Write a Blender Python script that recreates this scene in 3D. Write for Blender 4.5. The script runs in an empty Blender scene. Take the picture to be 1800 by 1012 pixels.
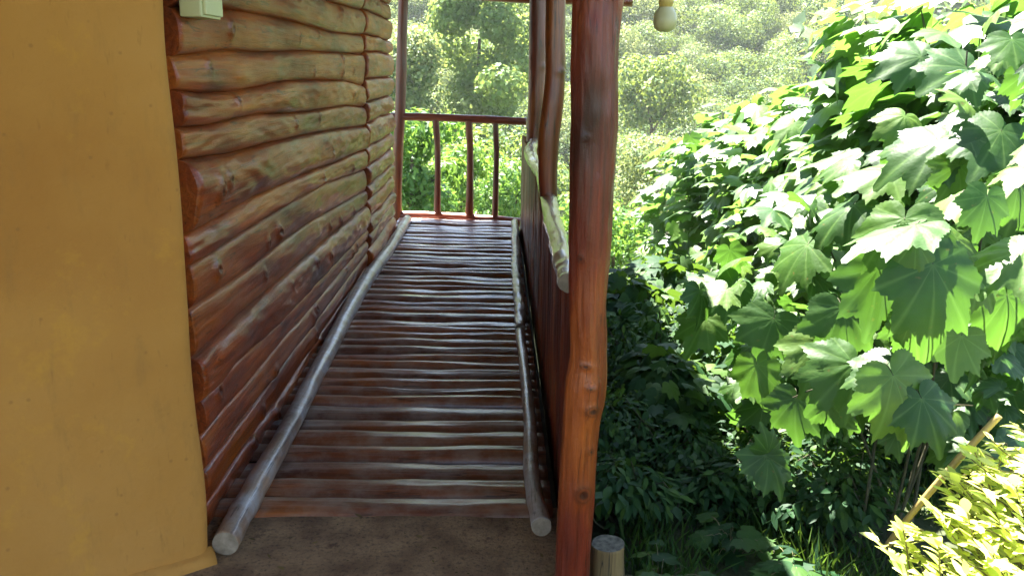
import bpy, math, random
import numpy as np
from mathutils import Vector, Matrix, noise, Euler
R = math.radians
scn = bpy.context.scene
COL = scn.collection
random.seed(7); RNG = np.random.default_rng(7)

# ------------------------------------------------------------ camera
F = 1550.0                      # focal length in photo pixels (1800 wide)
cam_d = bpy.data.cameras.new('camera'); cam = bpy.data.objects.new('camera', cam_d); COL.objects.link(cam)
cam_d.sensor_width = 36; cam_d.lens = F/1800*36; cam_d.clip_end = 2000; cam_d.clip_start = .05
PITCH, YAW, ROLL = R(14.0), R(-1.1), R(0.79)
CM = Matrix.Rotation(YAW, 4, 'Z') @ Matrix.Rotation(R(90)-PITCH, 4, 'X') @ Matrix.Rotation(ROLL, 4, 'Z')
CM.translation = Vector((0, 0, 1.5)); cam.matrix_world = CM
scn.camera = cam
CR = CM.to_3x3(); CL = Vector((0, 0, 1.5))
def ray(px, py): return CR @ Vector(((px-900)/F, -(py-506)/F, -1))
def on_y(px, py, Y): d = ray(px, py); return CL + d*(Y/d.y)
def on_x(px, py, X): d = ray(px, py); return CL + d*(X/d.x)
def on_z(px, py, Z): d = ray(px, py); return CL + d*((Z-1.5)/d.z)
def at(px, py, D): return CL + ray(px, py)*D

# ------------------------------------------------------------ light
SUN_EL, SUN_AZ = 64, -20        # azimuth measured from +Y towards +X (so it stands front-left)
w = bpy.data.worlds.new('World'); scn.world = w; w.use_nodes = True
nt = w.node_tree; nt.nodes.clear()
sky = nt.nodes.new('ShaderNodeTexSky'); sky.sky_type = 'NISHITA'; sky.sun_disc = False
sky.sun_elevation = R(SUN_EL); sky.sun_rotation = R(SUN_AZ); sky.air_density = 1; sky.dust_density = .4
bg = nt.nodes.new('ShaderNodeBackground'); bg.inputs[1].default_value = .05
wo = nt.nodes.new('ShaderNodeOutputWorld'); nt.links.new(sky.outputs[0], bg.inputs[0]); nt.links.new(bg.outputs[0], wo.inputs[0])
sd = bpy.data.lights.new('sun', 'SUN'); sd.energy = 5; sd.angle = R(.5); sd.color = (1, .95, .86)
sun = bpy.data.objects.new('sun', sd); COL.objects.link(sun)
sv = Vector((math.sin(R(SUN_AZ))*math.cos(R(SUN_EL)), math.cos(R(SUN_AZ))*math.cos(R(SUN_EL)), math.sin(R(SUN_EL))))
sun.rotation_euler = sv.to_track_quat('Z', 'Y').to_euler(); sun.location = sv*20
scn.view_settings.view_transform = 'Standard'; scn.view_settings.look = 'None'
scn.view_settings.gamma = 1; scn.view_settings.exposure = 3.5
scn.cycles.max_bounces = 8; scn.cycles.transparent_max_bounces = 8
scn.cycles.diffuse_bounces = 4; scn.cycles.glossy_bounces = 3; scn.cycles.transmission_bounces = 4; scn.cycles.volume_bounces = 1

# ------------------------------------------------------------ materials
def newmat(name):
    m = bpy.data.materials.new(name); m.use_nodes = True; n = m.node_tree; n.nodes.clear()
    out = n.nodes.new('ShaderNodeOutputMaterial'); return m, n, out
def N(n, t, **k):
    x = n.nodes.new(t)
    for a, b in k.items(): setattr(x, a, b)
    return x
def ramp(n, stops):
    r = N(n, 'ShaderNodeValToRGB'); e = r.color_ramp.elements
    e[0].position, e[0].color = stops[0][0], (*stops[0][1], 1); e[1].position, e[1].color = stops[-1][0], (*stops[-1][1], 1)
    for p, c in stops[1:-1]:
        q = e.new(p); q.color = (*c, 1)
    return r
def mixc(n, fac, a, b, mode='MIX'):
    m = N(n, 'ShaderNodeMix', data_type='RGBA', blend_type=mode)
    for s, v in ((0, fac), (6, a), (7, b)):
        if hasattr(v, 'links') or isinstance(v, bpy.types.NodeSocket): n.links.new(v, m.inputs[s])
        elif s == 0: m.inputs[0].default_value = v
        else: m.inputs[s].default_value = (*v, 1)
    return m.outputs[2]
def noise_n(n, vec, scale, detail=5, rough=.55, dist=0):
    x = N(n, 'ShaderNodeTexNoise'); x.inputs['Scale'].default_value = scale; x.inputs['Detail'].default_value = detail
    x.inputs['Roughness'].default_value = rough; x.inputs['Distortion'].default_value = dist; n.links.new(vec, x.inputs['Vector']); return x
def wood(name, axis, dark, mid, light, rough=.3, coat=.5, grey=None, greyamt=0, bump=.4, spec=.5, cpatch=.8, crough=None):
    m, n, out = newmat(name); L = n.links.new
    tc = N(n, 'ShaderNodeTexCoord'); mp = N(n, 'ShaderNodeMapping'); oi = N(n, 'ShaderNodeObjectInfo')
    s = [42, 42, 42]; s['XYZ'.index(axis)] = 1.7; mp.inputs['Scale'].default_value = s
    ad = N(n, 'ShaderNodeVectorMath', operation='ADD'); L(tc.outputs['Object'], ad.inputs[0])
    sc = N(n, 'ShaderNodeMath', operation='MULTIPLY'); sc.inputs[1].default_value = 7.3; L(oi.outputs['Random'], sc.inputs[0])
    L(sc.outputs[0], ad.inputs[1]); L(ad.outputs[0], mp.inputs['Vector'])
    g = noise_n(n, mp.outputs[0], 1.3, 9, .68, .5)
    ck = noise_n(n, mp.outputs[0], .55, 3, .5, .4); ckr = ramp(n, [(.485, (0, 0, 0)), (.4985, (.85, .85, .85)), (.5015, (.85, .85, .85)), (.515, (0, 0, 0))]); L(ck.outputs[0], ckr.inputs[0])
    cm_ = noise_n(n, tc.outputs['Object'], 6, 3); cmr = ramp(n, [(.5, (0, 0, 0)), (.56, (1, 1, 1))]); L(cm_.outputs[0], cmr.inputs[0]); ckm = N(n, 'ShaderNodeMath', operation='MULTIPLY'); L(ckr.outputs[0], ckm.inputs[0]); L(cmr.outputs[0], ckm.inputs[1])
    mp2 = N(n, 'ShaderNodeMapping'); s2 = [5, 5, 5]; s2['XYZ'.index(axis)] = 1.3; mp2.inputs['Scale'].default_value = s2; L(ad.outputs[0], mp2.inputs['Vector'])
    b = noise_n(n, mp2.outputs[0], 1.2, 3, .5, .3)
    r1 = ramp(n, [(.3, dark), (.5, mid), (.74, light)]); L(b.outputs[0], r1.inputs[0])
    r2 = ramp(n, [(.28, (.32, .28, .26)), (.42, (.8, .78, .75)), (.55, (1, 1, 1)), (.75, (1.5, 1.45, 1.2))]); L(g.outputs[0], r2.inputs[0])
    c = mixc(n, 1, r1.outputs[0], r2.outputs[0], 'MULTIPLY')
    hv = ramp(n, [(0, (.78, .68, .6)), (.5, (1, 1, 1)), (1, (1.3, 1.15, 1.05))]); L(oi.outputs['Random'], hv.inputs[0])
    c = mixc(n, .8, c, hv.outputs[0], 'MULTIPLY')
    if grey:
        gn = noise_n(n, ad.outputs[0], 7, 5, .65); gr = ramp(n, [(.42, (0, 0, 0)), (.62, (1, 1, 1))]); L(gn.outputs[0], gr.inputs[0])
        gm = N(n, 'ShaderNodeMath', operation='MULTIPLY'); gm.inputs[1].default_value = greyamt; L(gr.outputs[0], gm.inputs[0])
        c = mixc(n, gm.outputs[0], c, grey)
    kn = N(n, 'ShaderNodeAttribute', attribute_name='knot')
    kr = ramp(n, [(0, (0, 0, 0)), (.35, (.5, .5, .5)), (.5, (.15, .15, .15)), (.7, (.8, .8, .8)), (1, (1, 1, 1))]); L(kn.outputs['Fac'], kr.inputs[0])
    c = mixc(n, kr.outputs[0], c, tuple(x*.2 for x in mid)); c = mixc(n, ckm.outputs[0], c, tuple(x*.15 for x in mid))
    p = N(n, 'ShaderNodeBsdfPrincipled'); L(c, p.inputs['Base Color'])
    rr = N(n, 'ShaderNodeMapRange'); rr.inputs['To Min'].default_value = rough*.75; rr.inputs['To Max'].default_value = rough*1.5
    L(g.outputs[0], rr.inputs['Value']); L(rr.outputs[0], p.inputs['Roughness'])
    cw = noise_n(n, ad.outputs[0], 3.2, 4, .6); cwr = N(n, 'ShaderNodeMapRange'); cwr.inputs['From Min'].default_value = .32; cwr.inputs['From Max'].default_value = .68; cwr.inputs['To Min'].default_value = coat*cpatch; cwr.inputs['To Max'].default_value = coat; L(cw.outputs[0], cwr.inputs['Value']); L(cwr.outputs[0], p.inputs['Coat Weight']); p.inputs['Specular IOR Level'].default_value = spec; p.inputs['Coat Roughness'].default_value = crough or min(.2, rough*.5)
    bn = N(n, 'ShaderNodeBump'); bn.inputs['Strength'].default_value = bump; bn.inputs['Distance'].default_value = .009
    fn = noise_n(n, ad.outputs[0], 55, 4, .7); hm = N(n, 'ShaderNodeMath', operation='MULTIPLY_ADD'); hm.inputs[1].default_value = .35; L(fn.outputs[0], hm.inputs[0]); L(g.outputs[0], hm.inputs[2])
    L(hm.outputs[0], bn.inputs['Height']); L(bn.outputs[0], p.inputs['Normal'])
    bn2 = N(n, 'ShaderNodeBump'); bn2.inputs['Strength'].default_value = bump*.5; bn2.inputs['Distance'].default_value = .004
    L(g.outputs[0], bn2.inputs['Height']); L(bn2.outputs[0], p.inputs['Coat Normal'])
    L(p.outputs[0], out.inputs[0]); return m
def leafmat(name, cols, trans=.35, rough=.45, spec=.5, tcol=(.35, .6, .06), veins=False):
    m, n, out = newmat(name); L = n.links.new
    a = N(n, 'ShaderNodeAttribute', attribute_name='tint')
    r = ramp(n, [(i/(len(cols)-1), c) for i, c in enumerate(cols)]); L(a.outputs['Fac'], r.inputs[0]); c = r.outputs[0]
    oi = N(n, 'ShaderNodeObjectInfo'); hv = ramp(n, [(0, (.6, .78, .75)), (.5, (1, 1, .9)), (1, (1.45, 1.2, .8))]); L(oi.outputs['Random'], hv.inputs[0])
    c = mixc(n, .75, c, hv.outputs[0], 'MULTIPLY')
    p = N(n, 'ShaderNodeBsdfPrincipled'); p.inputs['Roughness'].default_value = rough; p.inputs['Specular IOR Level'].default_value = spec
    if veins:
        tcm = N(n, 'ShaderNodeTexCoord'); mn = noise_n(n, tcm.outputs['Object'], 16, 6, .65); mr = ramp(n, [(.3, (.7, .8, .7)), (.6, (1.1, 1.05, 1)), (.75, (1.5, 1.3, .9))]); L(mn.outputs[0], mr.inputs[0]); c = mixc(n, 1, c, mr.outputs[0], 'MULTIPLY')
        sn = noise_n(n, tcm.outputs['Object'], 45, 2, .5); sr = ramp(n, [(.70, (0, 0, 0)), (.76, (.8, .8, .8))]); L(sn.outputs[0], sr.inputs[0]); c = mixc(n, sr.outputs[0], c, (.12, .08, .02))
        uv = N(n, 'ShaderNodeAttribute', attribute_name='vein')
        vm = N(n, 'ShaderNodeMath', operation='MULTIPLY'); vm.inputs[1].default_value = .25; L(uv.outputs['Fac'], vm.inputs[0]); c = mixc(n, vm.outputs[0], c, (.22, .36, .1))
        tcn = N(n, 'ShaderNodeTexCoord'); wn = noise_n(n, tcn.outputs['Object'], 60, 3); bn = N(n, 'ShaderNodeBump'); bn.inputs['Strength'].default_value = .35; bn.inputs['Distance'].default_value = .004
        L(wn.outputs[0], bn.inputs['Height']); L(bn.outputs[0], p.inputs['Normal'])
    L(c, p.inputs['Base Color'])
    t = N(n, 'ShaderNodeBsdfTranslucent'); tc = mixc(n, .6, c, tcol); L(tc, t.inputs[0])
    mx = N(n, 'ShaderNodeMixShader'); mx.inputs[0].default_value = trans; L(p.outputs[0], mx.inputs[1]); L(t.outputs[0], mx.inputs[2]); L(mx.outputs[0], out.inputs[0]); return m
def plain(name, c1, c2, scale, rough, bump=.3, dist=.01, c3=None, spec=.5, grit=False):
    m, n, out = newmat(name); L = n.links.new; tc = N(n, 'ShaderNodeTexCoord')
    a = noise_n(n, tc.outputs['Object'], scale, 8, .6); r = ramp(n, [(.35, c1), (.65, c2)]); L(a.outputs[0], r.inputs[0]); c = r.outputs[0]
    if c3:
        b = noise_n(n, tc.outputs['Object'], scale*2.7, 4, .6); r3 = ramp(n, [(.6, (0, 0, 0)), (.72, (1, 1, 1))]); L(b.outputs[0], r3.inputs[0]); c = mixc(n, r3.outputs[0], c, c3)
    if grit:
        gn = noise_n(n, tc.outputs['Object'], 70, 3, .7); gr = ramp(n, [(.34, (.45, .42, .4)), (.48, (1, 1, 1)), (.62, (1, 1, 1)), (.74, (1.7, 1.6, 1.4))]); L(gn.outputs[0], gr.inputs[0]); c = mixc(n, 1, c, gr.outputs[0], 'MULTIPLY')
    p = N(n, 'ShaderNodeBsdfPrincipled'); p.inputs['Roughness'].default_value = rough; p.inputs['Specular IOR Level'].default_value = spec; L(c, p.inputs['Base Color'])
    f = noise_n(n, tc.outputs['Object'], scale*12, 6, .65); bn = N(n, 'ShaderNodeBump'); bn.inputs['Strength'].default_value = bump; bn.inputs['Distance'].default_value = dist
    L(f.outputs[0], bn.inputs['Height']); L(bn.outputs[0], p.inputs['Normal']); L(p.outputs[0], out.inputs[0]); return m

RD, RM, RL = (.06, .012, .006), (.15, .042, .014), (.30, .10, .025)
M = {}
M['wall'] = wood('varnished wall log', 'Y', (.10, .017, .005), (.27, .050, .006), (.38, .108, .010), .42, .6, bump=.8, spec=.2, cpatch=.4, crough=.15)
M['slat'] = wood('varnished deck pole', 'X', (.08, .018, .006), (.19, .050, .012), (.32, .11, .03), .36, 1.0, (.30, .23, .17), .4, .5, spec=.4, crough=.22)  # grey patches: greyish worn tone plus silvery sky sheen painted into the colour
M['edge'] = wood('silvery edge pole', 'Y', (.12, .07, .04), (.24, .16, .10), (.36, .26, .18), .35, .6, (.36, .35, .34), .75)  # silvery sky reflection painted in as pale grey patches
M['post'] = wood('varnished post', 'Z', (.035, .006, .003), (.135, .018, .005), (.32, .080, .010), .38, .35, bump=1.0, spec=.3, crough=.16)
M['rail'] = wood('varnished rail', 'Y', (.03, .015, .006), (.11, .06, .025), (.24, .18, .09), .2, 1.0, (.24, .22, .17), .3, 1.0)
M['railx'] = wood('varnished cross rail', 'X', RD, (.17, .03, .010), (.26, .06, .015), .35, .35)
M['dpost'] = wood('dark varnished post', 'Z', (.06, .011, .005), (.15, .028, .008), (.26, .09, .014), .35, .35)
M['cut'] = plain('sawn end grain', (.16, .12, .08), (.28, .22, .16), 30, .8, .4, .004)
M['stump'] = wood('bare stump', 'Z', (.05, .035, .015), (.12, .085, .035), (.19, .14, .06), .75, 0)
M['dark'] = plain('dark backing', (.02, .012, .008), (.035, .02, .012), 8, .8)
M['roof'] = plain('rusty roof sheet', (.16, .11, .08), (.24, .18, .14), 3, .6)

# ------------------------------------------------------------ helpers
def tag(o, label=None, cat=None, group=None, kind=None):
    if label: o['label'] = label
    if cat: o['category'] = cat
    if group: o['group'] = group
    if kind: o['kind'] = kind
    return o
def empty(name, loc, label, cat, group=None):
    o = bpy.data.objects.new(name, None); COL.objects.link(o); o.location = loc; o.empty_display_size = .2
    return tag(o, label, cat, group)
def link(name, me, mat, parent=None):
    if mat: me.materials.append(mat)
    o = bpy.data.objects.new(name, me); COL.objects.link(o)
    if parent:
        o.parent = parent; o.matrix_parent_inverse = Matrix.Translation(-Vector(parent.location))
    return o
def smooth(me): me.polygons.foreach_set('use_smooth', [True]*len(me.polygons)); me.update()
def catmull(pts, n):
    pts = [Vector(p) for p in pts]; P = [pts[0]*2-pts[1]]+pts+[pts[-1]*2-pts[-2]]; out = []
    K = len(pts)-1
    for i in range(n+1):
        u = i/n*K; k = min(int(u), K-1); t = u-k; a, b, c, d = P[k:k+4]
        out.append(.5*((2*b)+(c-a)*t+(2*a-5*b+4*c-d)*t*t+(3*b-a-3*c+d)*t**3))
    return out
def pole(name, pts, rad, mat, parent=None, n=60, seg=18, lump=.12, knots=(), flat=None, freq=4, seedv=0, capmat=None, flute=0):
    """a rough round timber along pts; rad: number or list of radii; knots: (t, angle, size); flat: squash in z below centre"""
    C = catmull(pts, n); K = len(pts)-1
    def rr(t):
        if not isinstance(rad, (list, tuple)): return rad
        u = t*(len(rad)-1); k = min(int(u), len(rad)-2); f = u-k; f = f*f*(3-2*f); return rad[k]*(1-f)+rad[k+1]*f
    vs, fs, kn = [], [], []
    tan0 = (C[1]-C[0]).normalized(); up = Vector((0, 0, 1)) if abs(tan0.z) < .8 else Vector((0, 1, 0))
    L = sum((C[i+1]-C[i]).length for i in range(n))
    for i, c in enumerate(C):
        t = i/n; tan = (C[min(i+1, n)]-C[max(i-1, 0)]).normalized()
        sx = tan.cross(up).normalized(); sy = sx.cross(tan).normalized()
        for j in range(seg):
            a = 2*math.pi*j/seg; d = sx*math.cos(a)+sy*math.sin(a); r = rr(t)
            q = Vector((math.cos(a)*1.2+seedv*3.1, math.sin(a)*1.2, t*L*freq+seedv*7.7))
            e = 1+lump*noise.noise(q)+lump*.35*noise.noise(q*3.1)
            if flute:
                fl_ = noise.noise(Vector((math.cos(a)*4.5+seedv, math.sin(a)*4.5, t*L*.9))); e += flute*fl_-flute*1.3*math.exp(-(fl_/.06)**2)*(noise.noise(Vector((a, t*L*2.2, 4)))>.05)
            kv = 0
            for (kt, ka, ks) in knots:
                da = (a-ka+math.pi) % (2*math.pi)-math.pi
                dist = math.hypot((t-kt)*L, da*r)/ks
                if dist < 2:
                    e += .22*math.exp(-dist*dist*1.2)*(ks/r)-.16*math.exp(-dist*dist*9)*(ks/r); kv = max(kv, 1-dist)
            p = c+d*r*e
            vs.append(p); kn.append(max(0, kv))
    for i in range(n):
        for j in range(seg):
            a, b = i*seg+j, i*seg+(j+1) % seg
            fs.append((a, b, b+seg, a+seg))
    nb = len(fs)
    for e, base in ((0, 0), (n, n*seg)):
        vs.append(C[e]); kn.append(.2); ci = len(vs)-1
        for j in range(seg):
            a, b = base+j, base+(j+1) % seg
            fs.append((ci, b, a) if e == 0 else (ci, a, b))
    me = bpy.data.meshes.new(name); me.from_pydata(vs, [], fs)
    at_ = me.attributes.new('knot', 'FLOAT', 'POINT'); at_.data.foreach_set('value', kn)
    sm = [True]*nb+[False]*(len(fs)-nb); me.polygons.foreach_set('use_smooth', sm)
    o = link(name, me, mat, parent)
    if capmat:
        me.materials.append(capmat)
        for k in range(nb, len(fs)): me.polygons[k].material_index = 1
    me.update(); return o
def box(name, lo, hi, mat, parent=None, bevel=.004):
    import bmesh
    bm = bmesh.new(); bmesh.ops.create_cube(bm, size=1)
    lo, hi = Vector(lo), Vector(hi)
    for v in bm.verts: v.co = Vector([(lo[i]+hi[i])/2+v.co[i]*(hi[i]-lo[i]) for i in range(3)])
    if bevel: bmesh.ops.bevel(bm, geom=bm.edges[:], offset=bevel, segments=2, affect='EDGES', profile=.6)
    me = bpy.data.meshes.new(name); bm.to_mesh(me); bm.free(); return link(name, me, mat, parent)
def lathe(name, prof, mat, loc, parent=None, seg=24):
    vs, fs = [], []
    for r, z in prof:
        for j in range(seg): a = 2*math.pi*j/seg; vs.append((loc[0]+r*math.cos(a), loc[1]+r*math.sin(a), loc[2]+z))
    for i in range(len(prof)-1):
        for j in range(seg): a, b = i*seg+j, i*seg+(j+1) % seg; fs.append((a, b, b+seg, a+seg))
    me = bpy.data.meshes.new(name); me.from_pydata(vs, [], fs); smooth(me); return link(name, me, mat, parent)

# ------------------------------------------------------------ terrain
def sstep(a, b, x): t = np.clip((x-a)/(b-a), 0, 1); return t*t*(3-2*t)
def H(x, y):
    x = np.asarray(x, float); y = np.asarray(y, float)
    z = -.12 - .30*np.maximum(0, y-3.2+.25*np.maximum(0, x-1.5)*0)**1.0*sstep(3.0, 6, y)
    z = np.maximum(z, -13+0*x)
    r = np.maximum(0, y-46-.10*x)
    z = z + .40*r + 1.8*np.sin(x*.045+1.3)*sstep(45, 90, y) + 1.2*np.sin(y*.07+x*.03)*sstep(45, 90, y)
    z = np.where(z > 60, 60+(z-60)*.12, z)
    z = z - .5*sstep(1, 8, x-0)*sstep(30, 3, y)*np.clip(x-1.6, 0, 6)*.12
    z = z - .04*np.clip(-y, 0, 50)*0
    return z
def terrain():
    def grid(xs, ys):
        X, Y = np.meshgrid(xs, ys); Z = H(X, Y)
        return X, Y, Z
    xs = np.concatenate([np.linspace(-420, -30, 40), np.linspace(-28, -4, 20), np.linspace(-3, 9, 60), np.linspace(10, 40, 30), np.linspace(45, 420, 40)])
    ys = np.concatenate([np.linspace(-120, -4, 20), np.linspace(-3, 12, 70), np.linspace(13, 60, 40), np.linspace(64, 420, 60)])
    X, Y, Z = grid(xs, ys)
    for i in range(X.shape[0]):
        for j in range(X.shape[1]):
            if abs(X[i, j]) < 40 and Y[i, j] < 60: Z[i, j] += .04*noise.noise(Vector((X[i, j]*3, Y[i, j]*3, 0)))
    # keep the soil under the concrete and deck
    Z = np.where((X < .6) & (Y < 3.0) & (Y > -8) & (X > -8), np.minimum(Z, -.16), Z)
    nx = len(xs); vs = np.stack([X, Y, Z], -1).reshape(-1, 3)
    fs = [(i*nx+j, i*nx+j+1, (i+1)*nx+j+1, (i+1)*nx+j) for i in range(len(ys)-1) for j in range(nx-1)]
    me = bpy.data.meshes.new('ground'); me.from_pydata(vs.tolist(), [], fs); smooth(me)
    tag(link('ground', me, plain('dark soil and undergrowth', (.03, .035, .014), (.055, .07, .025), 2.5, .95, .6, .05, (.09, .065, .04))), kind='structure')
terrain()

# ------------------------------------------------------------ concrete landing
XR = .215                      # line of the right-hand balustrade
XW = -.962                     # face line of the log wall
conc = plain('stained concrete', (.15, .075, .03), (.36, .215, .10), 6, .85, 1.0, .02, (.09, .035, .012), grit=True)
def slab():
    import bmesh
    bm = bmesh.new(); nx, ny = 70, 90; x0, x1, y0, y1 = -3.2, .285, -2.2, 2.82
    vv = []
    for j in range(ny+1):
        for i in range(nx+1):
            x = x0+(x1-x0)*i/nx; y = y0+(y1-y0)*j/ny
            if i == nx: x += .03*noise.noise(Vector((y*3, 2, 1)))
            vv.append(bm.verts.new((x, y, .006*noise.noise(Vector((x*4, y*4, 0)))-(.0 if i < nx else .02))))
    for j in range(ny):
        for i in range(nx): a = j*(nx+1)+i; bm.faces.new((vv[a], vv[a+1], vv[a+nx+2], vv[a+nx+1]))
    r = bmesh.ops.extrude_edge_only(bm, edges=[e for e in bm.edges if e.is_boundary])
    for v in r['geom']:
        if isinstance(v, bmesh.types.BMVert): v.co.z = -.3
    me = bpy.data.meshes.new('concrete_floor'); bm.to_mesh(me); bm.free(); smooth(me)
    tag(link('concrete_floor', me, conc), kind='structure')
slab()

def litter():
    rg = np.random.default_rng(8); n = 260; x = rg.uniform(-1.0, .27, n); y = rg.uniform(1.9, 2.74, n); z = np.full(n, .006)
    a = rg.uniform(0, 6.28, n); D = np.stack([np.cos(a), np.sin(a), rg.normal(0, .12, n)], -1); Nn = np.stack([rg.normal(0, .25, n), rg.normal(0, .25, n), np.ones(n)], -1)
    S = rg.uniform(.004, .014, n); S[:30] = rg.uniform(.02, .04, 30)
    o = link('leaf_litter', leaf_mesh('leaf_litter', OVN, np.stack([x, y, z], -1), D, Nn, S, rg.random(n)), leafmat('dry litter', [(.03, .014, .006), (.10, .05, .02), (.22, .13, .05)], .1, .8, .2)); tag(o, 'scattered dry leaf crumbs and grit on the concrete', 'litter', kind='stuff')
# ------------------------------------------------------------ log wall
def curve(pts, X=XW):
    W = [on_x(px, py, X) for px, py in pts]; W.sort(key=lambda v: v.y)
    ys = [v.y for v in W]; zs = [v.z for v in W]
    return ys, zs
Y0w = on_x(318, 300, XW).y; Y1w = on_x(641, 300, XW).y; Y2w = on_x(687, 300, XW).y
def wline(k):
    if isinstance(k, list): ys, zs = curve(k); return lambda y: float(np.interp(y, ys, zs))
    return k
B = [
 [(300, 12), (383, 14), (470, 28), (533, 43), (580, 57), (642, 63)],
 [(303, 99), (339, 95), (391, 88), (458, 92), (537, 90), (588, 93), (638, 95)],
 [(304, 158), (351, 164), (410, 162), (458, 152), (501, 143), (557, 141), (604, 142), (642, 152)],
 [(308, 225), (359, 221), (406, 209), (458, 200), (501, 200), (557, 194), (608, 185), (642, 189)],
 [(316, 281), (399, 271), (458, 255), (517, 241), (580, 229), (642, 222)],
 [(325, 412), (359, 393), (438, 348), (501, 320), (533, 304), (588, 285), (620, 269), (642, 263)],
 [(333, 465), (380, 438), (436, 400), (533, 343), (572, 322), (642, 298)],
 [(340, 540), (430, 478), (530, 400), (642, 335)],
 [(346, 622), (400, 570), (500, 482), (580, 413), (642, 362)],
 [(352, 700), (400, 650), (500, 552), (580, 470), (642, 402)],
]
lines = [wline(b) for b in B]
zlast = lines[-1]
for k in range(1, 4):
    s = k
    lines.append(lambda y, s=s: zlast(y)*(1-s/3.6) + .012*noise.noise(Vector((y*1.4, s*9, 0))))
lines.append(lambda y: -.015)
tops = []
zt = lines[0]
for k in (4, 3, 2, 1): tops.append(lambda y, k=k: zt(y)+.17*k+.02*noise.noise(Vector((y*1.2, k*5, 3))))
lines = tops+lines
def slab_log(name, top, bot, ya, yb, parent, bulge=.055, seedv=0, knots=(), X=XW, n=None, tilt=0):
    n = n or max(14, int((yb-ya)/.012)); m = 22; vs, fs, kn = [], [], []
    for i in range(n+1):
        y = ya+(yb-ya)*i/n; e = min(i, n-i)/n*(yb-ya)
        zt_, zb_ = top(y), bot(y); w_ = 1.0
        wob = .006*noise.noise(Vector((y*9, seedv, 0)))
        endr = min(1, (e+.008)/.03)
        endf = math.sqrt(1-(1-endr)**2)
        for j in range(m+1):
            t = j/m; s = 2*t-1
            prof = (1-abs(s)**3.2)**.55
            q = Vector((y*3, t*2, seedv*5.1))
            b = bulge*(1+.35*noise.noise(q*.8)+.12*noise.noise(q*2.7))
            h = zt_-zb_
            x = X-.012+prof*b*(.35+.65*endf)*(.75+.25*min(1.5, h/.15)) + tilt*s*.01
            z = (zt_+zb_)/2 + s*h/2*1.015 + wob*(1-abs(s))
            kv = 0
            for (ky, kt, ks) in knots:
                dd = math.hypot(y-ky, (t-kt)*h)/ks
                if dd < 2: x += .45*ks*math.exp(-dd*dd*1.6)-.5*ks*math.exp(-dd*dd*9); kv = max(kv, 1-dd)
            vs.append((x, y, z)); kn.append(kv)
    for i in range(n):
        for j in range(m): a = i*(m+1)+j; fs.append((a, a+m+1, a+m+2, a+1))
    # end faces
    for i, flip in ((0, False), (n, True)):
        base = i*(m+1); y = vs[base][1]; vs += [(X-.03, y, vs[base][2]), (X-.03, y, vs[base+m][2])]; kn += [0, 0]
        a, b = len(vs)-2, len(vs)-1; loop = [a]+[base+j for j in range(m+1)]+[b]
        fs.append(tuple(loop if not flip else loop[::-1]))
    me = bpy.data.meshes.new(name); me.from_pydata(vs, [], fs); me.attributes.new('knot', 'FLOAT', 'POINT').data.foreach_set('value', kn)
    me.polygons.foreach_set('use_smooth', [len(f) == 4 for f in fs]); me.update()
    return link(name, me, M['wall'], parent)
cabin = empty('log_wall', (XW, Y0w, 0), 'varnished brown log wall of stacked half-round logs along the left of the walkway', 'wall')
rk = random.Random(3)
for i in range(len(lines)-1):
    ks = [(rk.uniform(Y0w+.15, Y1w-.5), rk.uniform(.25, .8), rk.uniform(.024, .046)) for _ in range(rk.choice([2, 3, 4, 5]))]
    ya = Y0w+rk.uniform(-.04, .02)
    if i == 8: ya = Y0w+.0
    slab_log('log', lines[i], lines[i+1], ya, Y1w+rk.uniform(-.03, .015), cabin, bulge=.058 if i in (8, 12) else rk.uniform(.030, .045) if i < 10 else rk.uniform(.024, .034), seedv=i+1, knots=ks)
# the column of short logs at the far end
SB = [63-75, 20, 62, 90, 138, 178, 214, 258, 292, 325, 352, 385, 412, 440]
def short_lines():
    L = []
    for k, v in enumerate(SB):
        pa = on_x(645, v, XW).z; L.append(lambda y, pa=pa, k=k: pa+.012*noise.noise(Vector((y*2, k*3, 8))))
    return L
sl = short_lines(); zs0 = on_x(645, SB[0], XW).z
sl = [lambda y, k=k: zs0+.16*k for k in (5, 4, 3, 2, 1)]+sl+[lambda y: -.06]
for i in range(len(sl)-1):
    slab_log('short_log', sl[i], sl[i+1], Y1w+.035, Y2w, cabin, bulge=rk.uniform(.045, .06), seedv=40+i, knots=[(rk.uniform(Y1w+.2, Y2w-.15), .6, .015)] if rk.random() < .5 else ())
box('backing', (XW-.22, Y0w+.02, -.3), (XW-.028, Y2w-.01, 2.75), M['dark'], cabin, 0)  # dark sheet behind the logs, painting the shade in their gaps

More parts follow.
